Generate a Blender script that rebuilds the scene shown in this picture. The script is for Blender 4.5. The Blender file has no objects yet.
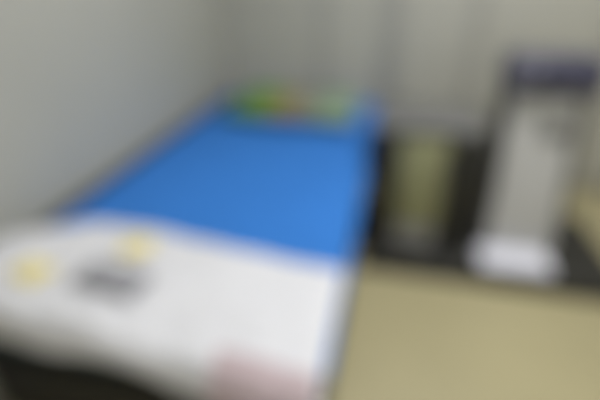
import bpy, bmesh, math, random
from mathutils import Vector, Matrix, noise
random.seed(4)
sc = bpy.context.scene
COL = sc.collection
PI = math.pi

# ------------------------------------------------------------ materials
def lin(c):
    return tuple(((v/255)/12.92 if v/255 <= .04045 else ((v/255+.055)/1.055)**2.4) for v in c) + (1,)

def mat(name, rgb, rough=.6, metal=0, var=.06, scale=8, bump=0, bscale=60, spec=.5, emit=0):
    m = bpy.data.materials.new(name); m.use_nodes = True
    nt = m.node_tree; N = nt.nodes; L = nt.links
    b = N['Principled BSDF']
    b.inputs['Roughness'].default_value = rough
    b.inputs['Metallic'].default_value = metal
    b.inputs['Specular IOR Level'].default_value = spec
    tc = N.new('ShaderNodeTexCoord')
    no = N.new('ShaderNodeTexNoise'); no.inputs['Scale'].default_value = scale; no.inputs['Detail'].default_value = 4
    L.new(tc.outputs['Object'], no.inputs['Vector'])
    rp = N.new('ShaderNodeValToRGB')
    c = lin(rgb)
    rp.color_ramp.elements[0].position = .3; rp.color_ramp.elements[1].position = .7
    rp.color_ramp.elements[0].color = tuple(v*(1-var) for v in c[:3]) + (1,)
    rp.color_ramp.elements[1].color = tuple(min(1, v*(1+var)) for v in c[:3]) + (1,)
    L.new(no.outputs['Fac'], rp.inputs['Fac'])
    L.new(rp.outputs['Color'], b.inputs['Base Color'])
    if bump:
        n2 = N.new('ShaderNodeTexNoise'); n2.inputs['Scale'].default_value = bscale; n2.inputs['Detail'].default_value = 3
        L.new(tc.outputs['Object'], n2.inputs['Vector'])
        bp = N.new('ShaderNodeBump'); bp.inputs['Strength'].default_value = bump; bp.inputs['Distance'].default_value = .004
        L.new(n2.outputs['Fac'], bp.inputs['Height']); L.new(bp.outputs['Normal'], b.inputs['Normal'])
    if emit:
        b.inputs['Emission Color'].default_value = (.985, .99, 1, 1); b.inputs['Emission Strength'].default_value = emit
    return m

def pillow_material():
    """printed pillowcase: soft blotches of green, yellow, brown and pale green along its length"""
    m = bpy.data.materials.new('printed_pillowcase'); m.use_nodes = True
    nt = m.node_tree; N = nt.nodes; L = nt.links
    b = N['Principled BSDF']; b.inputs['Roughness'].default_value = .85
    tc = N.new('ShaderNodeTexCoord'); sp = N.new('ShaderNodeSeparateXYZ')
    L.new(tc.outputs['Object'], sp.inputs[0])
    vo = N.new('ShaderNodeTexVoronoi'); vo.inputs['Scale'].default_value = 9
    L.new(tc.outputs['Object'], vo.inputs['Vector'])
    s2 = N.new('ShaderNodeSeparateColor'); L.new(vo.outputs['Color'], s2.inputs[0])
    mr = N.new('ShaderNodeMapRange'); mr.inputs['From Min'].default_value = -.36; mr.inputs['From Max'].default_value = .36
    L.new(sp.outputs['X'], mr.inputs['Value'])
    ma = N.new('ShaderNodeMath'); ma.operation = 'MULTIPLY_ADD'; ma.inputs[1].default_value = .16
    L.new(s2.outputs[0], ma.inputs[0]); L.new(mr.outputs['Result'], ma.inputs[2])
    sb = N.new('ShaderNodeMath'); sb.operation = 'SUBTRACT'; sb.inputs[1].default_value = .08
    L.new(ma.outputs[0], sb.inputs[0])
    rp = N.new('ShaderNodeValToRGB'); rp.color_ramp.interpolation = 'LINEAR'
    stops = [(0, (104, 124, 96)), (.14, (84, 124, 66)), (.27, (92, 136, 54)), (.38, (126, 136, 66)), (.46, (142, 118, 84)),
             (.55, (124, 122, 106)), (.68, (126, 138, 118)), (.82, (120, 148, 118)), (1, (130, 146, 130))]
    e = rp.color_ramp.elements
    e[0].position = 0; e[0].color = lin(stops[0][1]); e[1].position = 1; e[1].color = lin(stops[-1][1])
    for p, c in stops[1:-1]:
        k = e.new(p); k.color = lin(c)
    L.new(sb.outputs[0], rp.inputs['Fac']); L.new(rp.outputs['Color'], b.inputs['Base Color'])
    return m

M = dict(
    wall=mat('grey_wall_paint', (179, 178, 168), .85, var=.03, scale=2, bump=.15),
    ceil=mat('ceiling_paint', (205, 203, 196), .9, var=.02),
    floor=mat('beige_floor', (176, 167, 130), .42, var=.05, scale=3, bump=.05, bscale=20),
    trim=mat('grey_joint_strip', (164, 163, 156), .6, var=.02),
    base=mat('grey_skirting', (150, 148, 138), .6, var=.03),
    blue=mat('blue_cotton', (54, 120, 200), .85, var=.04, scale=5, bump=.3, bscale=220, spec=.2),
    foam=mat('mattress_cover', (66, 84, 92), .8, var=.05, bump=.2),
    white=mat('white_cotton', (214, 214, 218), .9, var=.015, scale=6, bump=.25, bscale=180, spec=.2),
    yellow=mat('pale_yellow_cloth', (236, 222, 150), .9, var=.05, bump=.3, spec=.2),
    grey=mat('grey_cloth', (148, 148, 153), .9, var=.15, scale=30, bump=.3, spec=.2),
    pink=mat('dusty_pink_towel', (190, 173, 177), .95, var=.06, scale=40, bump=.5, bscale=200, spec=.1),
    black=mat('black_metal', (30, 30, 30), .55, var=.1),
    blackw=mat('black_laminate', (34, 34, 33), .5, var=.12, scale=12),
    blackp=mat('black_plinth', (44, 43, 39), .6, var=.15, scale=14),
    olive=mat('olive_beige_laminate', (146, 147, 112), .5, var=.04, scale=10),
    cgrey=mat('grey_laminate', (104, 104, 103), .45, var=.04),
    lgrey=mat('light_grey_drawer', (150, 150, 150), .5, var=.04),
    plast=mat('grey_white_plastic', (186, 186, 185), .4, var=.02),
    wplast=mat('white_plastic', (238, 238, 248), .35, var=.01),
    dplast=mat('dark_grey_plastic', (70, 70, 68), .5, var=.05),
    navy=mat('navy_plastic', (66, 66, 84), .45, var=.06),
    navyd=mat('navy_screen', (40, 40, 56), .25, var=.04),
    vent=mat('vent_grey', (156, 156, 152), .5, var=.03),
    steel=mat('brushed_handle', (150, 150, 148), .35, metal=.9, var=.03),
    lamp=mat('lamp_diffuser', (250, 248, 240), .5, emit=4),
    lampf=mat('lamp_housing', (225, 225, 222), .5),
    pillow=pillow_material(),
)

# ------------------------------------------------------------ helpers
def link(name, bm, m, parent=None, smooth=True, loc=None):
    me = bpy.data.meshes.new(name); bmesh.ops.recalc_face_normals(bm, faces=bm.faces[:])
    bm.to_mesh(me); bm.free()
    me.materials.append(m)
    if smooth:
        for p in me.polygons: p.use_smooth = True
        try: me.set_sharp_from_angle(angle=math.radians(40))
        except Exception: pass
    o = bpy.data.objects.new(name, me); COL.objects.link(o)
    if parent: o.parent = parent
    if loc: o.location = loc
    return o

def thing(name, label, cat, loc=(0, 0, 0), rz=0, group=None):
    o = bpy.data.objects.new(name, None); COL.objects.link(o)
    o.location = loc; o.rotation_euler = (0, 0, rz); o.empty_display_size = .1
    return tag(o, label, cat, group)

def tag(o, label, cat, group=None):
    o['label'] = label; o['category'] = cat
    if group: o['group'] = group
    return o

def struct(o):
    o['kind'] = 'structure'; return o

def box(bm, x0, x1, y0, y1, z0, z1, bev=0, seg=2):
    r = bmesh.ops.create_cube(bm, size=1)
    vs = r['verts']
    for v in vs:
        v.co = Vector(((x0+x1)/2 + v.co.x*(x1-x0), (y0+y1)/2 + v.co.y*(y1-y0), (z0+z1)/2 + v.co.z*(z1-z0)))
    if bev:
        es = list({e for v in vs for e in v.link_edges})
        bmesh.ops.bevel(bm, geom=es, offset=bev, segments=seg, profile=.5, affect='EDGES')
    return bm

def B(x0, x1, y0, y1, z0, z1, bev=.004, seg=2):
    return box(bmesh.new(), x0, x1, y0, y1, z0, z1, bev, seg)

def tube(bm, pts, r, n=12):
    """round bar along a polyline, capped"""
    pts = [Vector(p) for p in pts]; rings = []
    for i, p in enumerate(pts):
        d = (pts[min(i+1, len(pts)-1)] - pts[max(i-1, 0)]).normalized()
        a = d.orthogonal().normalized() if i == 0 else (rings_a - d*rings_a.dot(d)).normalized()
        rings_a = a; c = d.cross(a)
        rings.append([bm.verts.new(p + r*(math.cos(2*PI*k/n)*a + math.sin(2*PI*k/n)*c)) for k in range(n)])
    for A, Q in zip(rings, rings[1:]):
        for k in range(n): bm.faces.new((A[k], A[(k+1) % n], Q[(k+1) % n], Q[k]))
    bm.faces.new(rings[0][::-1]); bm.faces.new(rings[-1])
    return bm

def T(pts, r, n=12): return tube(bmesh.new(), pts, r, n)

def loft(sections, bev=.012, seg=3):
    """solid through rectangles (z, x0, x1, y0, y1) with rounded edges"""
    bm = bmesh.new(); R = []
    for z, x0, x1, y0, y1 in sections:
        R.append([bm.verts.new(p) for p in ((x0, y0, z), (x1, y0, z), (x1, y1, z), (x0, y1, z))])
    for a, b in zip(R, R[1:]):
        for k in range(4): bm.faces.new((a[k], a[(k+1) % 4], b[(k+1) % 4], b[k]))
    bm.faces.new(R[0][::-1]); bm.faces.new(R[-1])
    up = [e for e in bm.edges]
    if bev: bmesh.ops.bevel(bm, geom=up, offset=bev, segments=seg, profile=.5, affect='EDGES')
    return bm

def grid_cloth(nu, nv, fn, thick):
    """closed cloth from a top surface fn(u, v) in 0..1, thickened downwards"""
    bm = bmesh.new()
    top = [[bm.verts.new(fn(i/nu, j/nv)) for j in range(nv+1)] for i in range(nu+1)]
    for i in range(nu):
        for j in range(nv):
            bm.faces.new((top[i][j], top[i+1][j], top[i+1][j+1], top[i][j+1]))
    bmesh.ops.recalc_face_normals(bm, faces=bm.faces[:])
    bm.normal_update()
    if bm.faces[len(bm.faces)//2].normal.z < 0:
        bmesh.ops.reverse_faces(bm, faces=bm.faces[:]); bm.normal_update()
    low = [[bm.verts.new(v.co - v.normal*thick) for v in row] for row in top]
    for i in range(nu):
        for j in range(nv):
            bm.faces.new((low[i][j], low[i][j+1], low[i+1][j+1], low[i+1][j]))
    def side(a, b, c, d): bm.faces.new((a, b, c, d))
    for i in range(nu):
        side(top[i][0], low[i][0], low[i+1][0], top[i+1][0]); side(top[i][nv], top[i+1][nv], low[i+1][nv], low[i][nv])
    for j in range(nv):
        side(top[0][j], top[0][j+1], low[0][j+1], low[0][j]); side(top[nu][j], low[nu][j], low[nu][j+1], top[nu][j+1])
    return bm

def ns(x, y, s, z=0): return noise.noise(Vector((x*s, y*s, z)))

# ------------------------------------------------------------ the room
XL, XR, YF, YB, ZC = -1.016, 1.75, -1.5, 2.46, 2.5
struct(link('floor', B(XL-.1, XR+.1, YF-.1, YB+.1, -.1, 0, 0), M['floor'], smooth=False))
struct(link('ceiling', B(XL-.1, XR+.1, YF-.1, YB+.1, ZC, ZC+.1, 0), M['ceil'], smooth=False))
struct(link('wall_left', B(XL-.1, XL, YF-.1, YB+.1, 0, ZC, 0), M['wall'], smooth=False))
struct(link('wall_right', B(XR, XR+.1, YF-.1, YB+.1, 0, ZC, 0), M['wall'], smooth=False))
struct(link('wall_back', B(XL, XR, YB, YB+.1, 0, ZC, 0), M['wall'], smooth=False))
struct(link('wall_front', B(XL, XR, YF-.1, YF, 0, ZC, 0), M['wall'], smooth=False))
# the back wall is boarded: flat cover strips over its joints
for k, (x, w) in enumerate(((-.42, .05), (-.03, .11), (.40, .06), (1.05, .06))):
    struct(link(f'trim_{k+1}', B(x-w/2, x+w/2, YB-.005, YB, .081, ZC-.001, .0015), M['trim']))
struct(link('baseboard_back', B(XL+.012, XR-.012, YB-.012, YB, .0, .08, .004), M['base']))
struct(link('baseboard_left', B(XL, XL+.012, YF, YB-.012, .0, .08, .004), M['base']))
struct(link('baseboard_right', B(XR-.012, XR, YF, YB-.012, .0, .08, .004), M['base']))

# ------------------------------------------------------------ ceiling lamp (above the frame, lights the room) and an added fill lamp
def ceiling_or_fill_light(x, y, label):
    lp = thing('ceiling_or_fill_light', label, 'light', (x, y, ZC))
    link('housing', B(-.32, .32, -.62, .62, -.05, 0, .008), M['lampf'], lp)
    link('diffuser', B(-.29, .29, -.59, .59, -.062, -.045, .006), M['lamp'], lp)
ceiling_or_fill_light(.45, 1.12, 'white rectangular ceiling light above the right side of the bed')
ceiling_or_fill_light(.45, -.75, 'added fill light, white and rectangular, behind the foot end of the bed')  # unseen fill lamp, added to brighten the foot, tower and cabinet fronts
def area(name, loc, size, sy, power, rot=(0, 0, 0), col=(.985, .99, 1)):
    d = bpy.data.lights.new(name, 'AREA'); d.shape = 'RECTANGLE'; d.size = size; d.size_y = sy
    d.energy = power; d.color = col
    o = bpy.data.objects.new(name, d); o.location = loc; o.rotation_euler = rot; COL.objects.link(o)
area('ceiling_or_fill_glow', (.45, 1.12, ZC-.07), .56, 1.16, 31)
area('ceiling_or_fill_glow', (.45, -.75, ZC-.07), .56, 1.16, 9)  # glow of the added fill lamp

# ------------------------------------------------------------ bed
bx0, bx1, by0, by1 = -.965, -.073, .545, 2.42
bed = thing('bed', 'low black metal bed frame with a dark panel added as under-bed shade at the foot, in the corner by the left wall', 'bed', ((bx0+bx1)/2, (by0+by1)/2, 0))
ox, oy = bed.location.x, bed.location.y
def bl(a): return a-ox
def bq(a): return a-oy
for s in (bx0, bx1-.03):
    link('side_rail', B(bl(s), bl(s+.03), bq(by0), bq(by1), .20, .28, .005), M['black'], bed)
for s in (by0, by1-.03):
    link('end_rail', B(bl(bx0+.031), bl(bx1-.031), bq(s), bq(s+.03), .20, .28, .005), M['black'], bed)
for sx in (bx0, bx1-.045):
    for sy in (by0+.031, by1-.076):
        lg = link('leg', B(bl(sx), bl(sx+.045), bq(sy), bq(sy+.045), .012, .1995, .004), M['black'], bed)
        link('rubber_foot', B(bl(sx-.003), bl(sx+.048), bq(sy-.003), bq(sy+.048), 0, .0125, .003), M['blackp'], lg)
link('gap_shade_board', B(bl(bx0-.032), bl(bx0-.012), bq(by0), bq(by1), .05, .468, .005), M['black'], bed)  # dark board added to stand in for the shaded gap at the wall
link('shade_board_bracket', B(bl(bx0-.0125), bl(bx0+.0005), bq(1.0), bq(1.06), .21, .27, .002), M['black'], bed)  # holds the added shade board
link('underbed_shade_panel', B(bl(bx0+.002), bl(bx1-.002), bq(by0-.014), bq(by0-.001), .03, .275, .004), M['black'], bed)  # black panel added to stand in for the shade under the bed
for k in range(9):
    y = by0+.12+k*.2
    link('slat', B(bl(bx0+.03), bl(bx1-.03), bq(y), bq(y+.07), .262, .279, .004), M['blackw'], bed)

mt = link('mattress', B(bx0, bx1, by0, by1, .281, .447, .03, 4), M['foam'])
tag(mt, 'thick mattress on the low bed, hidden under the blue sheet', 'mattress')

# fitted blue sheet: over the top, down the open side, the foot and the head
def bluefn(u, v):
    # u across: 0 wall side .. 1 open side with a hang; v along: foot .. head
    w = bx1-bx0; L = w + .045; s = u*L
    y = by0-.003 + v*(by1-by0+.006)
    dz = .004*ns(s, y, 3) + .0025*ns(s, y, 11, 4)
    r = .03
    if s < w-r: x, z = bx0+s, .455+max(dz, -.002)
    elif s < w+r*.57:
        a = (s-(w-r))/(r*1.57)*PI/2
        x, z = bx1-r+(r+.006)*math.sin(a), .455-r+(r+.0)*math.cos(a)
    else:
        d = s-(w+r*.57); x, z = bx1+.006+.004*math.sin(y*23)*min(1, d/.06)+.003, .455-r-d
    return (x, y, z)
sh = link('bed_sheet', grid_cloth(60, 90, bluefn, .004), M['blue'])
tag(sh, 'bright blue bed sheet stretched over the mattress', 'sheet')

# white duvet spread over the foot third of the bed
edge = [(-.955, .76), (-.89, .80), (-.78, .855), (-.62, .855), (-.458, .83), (-.313, .813), (-.176, .795), (-.06, .79)]
def headedge(x):
    for (a, p), (b, q) in zip(edge, edge[1:]):
        if x <= b:
            t = max(0, min(1, (x-a)/(b-a))); t = t*t*(3-2*t); return p+(q-p)*t
    return edge[-1][1]
def footedge(x): return .545-.083*(x+.965)/.88
def whitefn(u, v):
    w = .888; x0 = -.965
    s = u*(w+.03)
    Lh = .168-.27*u+.26*u*u                                   # hang at the foot
    if s < w: x = x0+s; dropx = 0
    else: x = x0+w+.010*math.sin(min(1, (s-w)/.03)*PI/2); dropx = (s-w)
    yh = headedge(min(x, -.06)); yf = footedge(x)
    total = (yh-yf)+Lh; t = v*total
    puff = .014*ns(x, t, 5, 2)+.007*ns(x, t, 12, 7)
    ed = min(1, t/.05)
    z = .499+.015*math.sin(ed*PI/2) + puff*ed
    if t < yh-yf: y = yh-t
    else:
        d = t-(yh-yf); r = .05
        if d < r*1.57: a = d/r; y = yf-r*math.sin(a)*.9; z -= r*(1-math.cos(a))
        else: y = yf-r*.9-.006*math.sin(x*19+1)*min(1, (d-.055)/.05); z -= r+(d-r*1.57)
    if s > w: z -= dropx*.15
    return (x, y, z)
dv = link('duvet', grid_cloth(70, 60, whitefn, .036), M['white'])
tag(dv, 'puffy white duvet spread over the foot end of the blue bed', 'duvet')

# pillow against the back wall
def pillow_bm(lx, ly, h):
    bm = bmesh.new(); n = 28; m_ = 18
    def pt(i, j, s):
        u = i/n*2-1; v = j/m_*2-1
        e = max(0, (1-u**4))**.5 * max(0, (1-v**4))**.5
        x = lx/2*u*(1-.05*(1-v*v)*(abs(u) > .8)); y = ly/2*v
        pin = 1-.06*(1-u*u)*abs(v)
        z = s*h/2*e + .01*e*ns(u, v, 2.2, s)
        return (x, y*pin, z)
    T_ = [[bm.verts.new(pt(i, j, 1)) for j in range(m_+1)] for i in range(n+1)]
    U_ = [[(T_[i][j] if i in (0, n) or j in (0, m_) else bm.verts.new(pt(i, j, -1))) for j in range(m_+1)] for i in range(n+1)]
    for i in range(n):
        for j in range(m_):
            bm.faces.new((T_[i][j], T_[i+1][j], T_[i+1][j+1], T_[i][j+1]))
            bm.faces.new((U_[i][j], U_[i][j+1], U_[i+1][j+1], U_[i+1][j]))
    return bm
pl = link('pillow', pillow_bm(.68, .40, .088), M['pillow'], loc=(-.49, 2.075, .52))
pl.rotation_euler = (math.radians(4), 0, math.radians(-1.5))
tag(pl, 'green, yellow and brown printed pillow at the head of the blue bed', 'pillow')

# cloths lying on the duvet
def whitez(x, y):
    t = headedge(x)-y; ed = min(1, max(0, t)/.05)
    return .499+.015*math.sin(ed*PI/2) + (.014*ns(x, t, 5, 2)+.007*ns(x, t, 12, 7))*ed

def folded(name, cx, cy, lx, ly, h, rz, m, seed, label, cat, stripes=0, group=None):
    """folded cloth lying on the duvet: two layers rounded at the fold"""
    root = thing(name, label, cat, (cx, cy, whitez(cx, cy)), rz, group)
    c_, s_ = math.cos(rz), math.sin(rz)
    for layer in range(2):
        k = 1-.07*layer; n, m_ = 26, 18
        bm = bmesh.new(); rows = {}
        def co(i, j, s):
            u = i/n*2-1; v = j/m_*2-1
            e = (max(0, 1-u**6)*max(0, 1-v**6))**.35
            x = lx/2*k*u*(1+.05*ns(v, seed, 2)); y = ly/2*k*v*(1+.08*ns(u, seed+3, 2))
            gx, gy = cx+c_*x-s_*y, cy+s_*x+c_*y
            zb = whitez(gx, gy)-whitez(cx, cy)+.002+layer*h*.48
            th = h*.5*e
            return (x, y, zb+h*.25+s*th*.5+(.003*ns(x*9, y*9, 1, seed+layer) if s > 0 and layer else 0))
        A = [[bm.verts.new(co(i, j, 1)) for j in range(m_+1)] for i in range(n+1)]
        Bv = [[(A[i][j] if i in (0, n) or j in (0, m_) else bm.verts.new(co(i, j, -1))) for j in range(m_+1)] for i in range(n+1)]
        for i in range(n):
            for j in range(m_):
                bm.faces.new((A[i][j], A[i+1][j], A[i+1][j+1], A[i][j+1]))
                bm.faces.new((Bv[i][j], Bv[i][j+1], Bv[i+1][j+1], Bv[i+1][j]))
        link('top_fold' if layer else 'bottom_fold', bm, m, root)
    return root
folded('folded_garment', -.575, .612, .17, .088, .022, math.radians(-8), M['grey'], 2,
       'dark grey folded garment on the white duvet near the wall', 'clothing')
folded('cleaning_cloth', -.59, .742, .075, .07, .02, .4, M['yellow'], 5,
       'small pale yellow cloth above the grey garment, near the blue sheet', 'cloth', group='small yellow cloths on the duvet')
folded('cleaning_cloth', -.772, .60, .07, .07, .02, -.2, M['yellow'], 9,
       'small pale yellow cloth beside the left wall, at the duvet\'s outer edge', 'cloth', group='small yellow cloths on the duvet')

# ------------------------------------------------------------ low black platform along the back of the floor
pt_ = thing('platform', 'long low black platform on the beige floor, under the cabinet and the tower', 'platform', (.42, 1.7, 0))
link('deck', B(-.475, .56, -.27, .32, .034, .06, .006), M['blackp'], pt_)
link('front_board', B(-.475, .56, -.263, -.241, 0, .0335, .003), M['blackp'], pt_)
for x in (-.465, .05, .52):
    link('runner', B(x, x+.03, -.24, .31, 0, .0335, .003), M['black'], pt_)

# ------------------------------------------------------------ bedside cabinet
cb = thing('bedside_cabinet', 'black bedside cabinet with an olive beige door, between bed and tower', 'cabinet', (.17, 1.55, .06))
cx0, cx1, cz, cd = -.215, .185, .53, .36
def cbp(n, m, *a, parent=cb, **k): return link(n, B(*a, **k), M[m], parent)
cbp('side_panel', 'blackw', cx0, cx0+.03, 0, cd, 0, cz, bev=.003)
cbp('side_panel', 'blackw', cx1-.03, cx1, 0, cd, 0, cz, bev=.003)
cbp('back_panel', 'blackw', cx0+.0305, cx1-.0305, cd-.015, cd, .02, cz-.001, bev=.002)
cbp('bottom_panel', 'blackw', cx0+.0305, cx1-.0305, .0, cd-.016, 0, .02, bev=.003)
cbp('shelf', 'blackw', cx0+.0305, cx1-.0305, .03, cd-.016, .125, .14, bev=.002)
cbp('top_panel', 'cgrey', cx0-.008, cx1+.008, -.012, cd+.004, cz+.0005, cz+.024, bev=.004)
dr = cbp('door', 'olive', cx0+.104, cx1-.118, -.012, .008, .128, cz-.012, bev=.004)
for xa, xb in ((cx0+.0305, cx0+.103), (cx1-.117, cx1-.0305)):
    cbp('stile', 'blackw', xa, xb, 0, .02, .021, cz-.001, bev=.002)
hd = link('handle', T([(cx1-.13, -.012, .36), (cx1-.13, -.03, .36), (cx1-.13, -.03, .44), (cx1-.13, -.012, .44)], .004), M['steel'], dr)
for z in (.17, .45):
    link('hinge', T([(cx0+.1035, -.01, z), (cx0+.1035, -.01, z+.035)], .005), M['steel'], dr)
dw = cbp('drawer', 'lgrey', cx0+.104, cx1-.118, -.012, .008, .024, .12, bev=.004)
link('knob', T([(-.013, -.012, .072), (-.013, -.026, .072)], .009), M['steel'], dw)

# ------------------------------------------------------------ tower appliance
tw = thing('air_cooler', 'tall grey and white tower appliance with a dark navy top and white foot tray', 'air cooler', (.585, 1.66, .06))
# front shell, leaning slightly back, narrower upwards
link('front_shell', loft([(.03, -.128, .142, -.065, .0), (.30, -.122, .125, -.020, .03), (.50, -.128, .112, .015, .05), (.68, -.132, .108, .050, .085)], .012), M['plast'], tw)
link('rear_housing', loft([(.0, -.165, .185, .0, .23), (.30, -.150, .165, .031, .235), (.50, -.146, .150, .052, .24), (.70, -.142, .140, .087, .245)], .01), M['dplast'], tw)
link('upper_panel', loft([(.572, -.122, .104, .022, .06), (.668, -.124, .100, .0415, .075)], .004), M['vent'], tw)
hdp = link('control_head', loft([(.671, -.152, .155, .025, .24), (.70, -.158, .165, .015, .25), (.782, -.155, .162, .04, .25), (.798, -.146, .153, .052, .24)], .012), M['navy'], tw)
link('display', loft([(.715, -.10, .0, .008, .03), (.77, -.10, .0, .027, .05)], .002, 1), M['navyd'], hdp)
for k in range(3):
    y = .0085+.5*(.030-.008)
    link('button', T([(.04+k*.035, y+.012, .75), (.04+k*.035, y-.004, .75)], .011, 16), M['navyd'], hdp)
vp = link('vent_panel', loft([(.50, -.01, .095, .0105, .045), (.562, -.012, .093, .022, .06)], .004), M['vent'], tw)
for k in range(7):
    t = k/6; z = .51+t*.042; y = .0105+(z-.50)/.062*.0115
    link('louvre', B(-.002, .086, y-.005, y+.004, z-.0022, z+.0022, .001), M['cgrey'], vp)
tr = link('foot_tray', loft([(0, -.155, .118, -.19, -.066), (.022, -.160, .123, -.195, -.066), (.04, -.150, .115, -.18, -.066)], .008), M['wplast'], tw)
link('tray_lip', B(-.135, .10, -.165, -.09, .038, .046, .003), M['wplast'], tr)

# ------------------------------------------------------------ dusty pink towel hanging over the foot edge of the duvet
def towelfn(u, v):
    x = -.262+.19*u; Ls = .18; t = v*Ls; FE = footedge(x); y0 = FE+.003
    wob = .004*math.sin(x*40+v*2)
    r = .058
    def topz(yy): return whitez(x, yy)+.006
    if t < .006: y, z = y0-t, topz(y0-t)
    else:
        d = t-.006
        if d < r*1.57: a = d/r; y, z = FE-(r)*math.sin(a), topz(FE)-r*(1-math.cos(a))
        else: y, z = FE-r-.004-wob-.004, topz(FE)-r-(d-r*1.57)
    return (x, y, z+.003)
tl = link('hand_towel', grid_cloth(24, 40, towelfn, .005), M['pink'])
tag(tl, 'dusty pink towel hanging over the foot edge of the white duvet', 'towel')

# ------------------------------------------------------------ world, camera
w = bpy.data.worlds.new('World'); sc.world = w; w.use_nodes = True
w.node_tree.nodes['Background'].inputs[0].default_value = (.5, .5, .5, 1)
w.node_tree.nodes['Background'].inputs[1].default_value = .1

F = 410.0
cam = bpy.data.cameras.new('Camera'); co = bpy.data.objects.new('Camera', cam); COL.objects.link(co)
cam.sensor_width = 36; cam.lens = F/600*36
Yd = Vector((105, 228, F)).normalized(); p = math.atan(228/F); Zd = Vector((0, math.cos(p), -math.sin(p)))
Xd = Vector((Zd.y*Yd.z-Zd.z*Yd.y, Zd.z*Yd.x-Zd.x*Yd.z, Zd.x*Yd.y-Zd.y*Yd.x))
if Xd.x < 0: Xd = -Xd
# columns of the camera in the world: right, up, back
R_ = Matrix(((Xd.x, Xd.y, -Xd.z), (Yd.x, Yd.y, -Yd.z), (Zd.x, Zd.y, -Zd.z)))
co.matrix_world = Matrix.Translation((0, 0, 1.13)) @ R_.to_4x4()
cam.clip_start = .02
# the photograph is far out of focus: a wide open lens focused close in front of it
cam.dof.use_dof = True
cam.dof.focus_distance = .15
cam.dof.aperture_fstop = 1.6
sc.camera = co

vs = sc.view_settings
vs.view_transform = 'Standard'; vs.look = 'None'; vs.gamma = 1; vs.exposure = 0; vs.use_curve_mapping = False
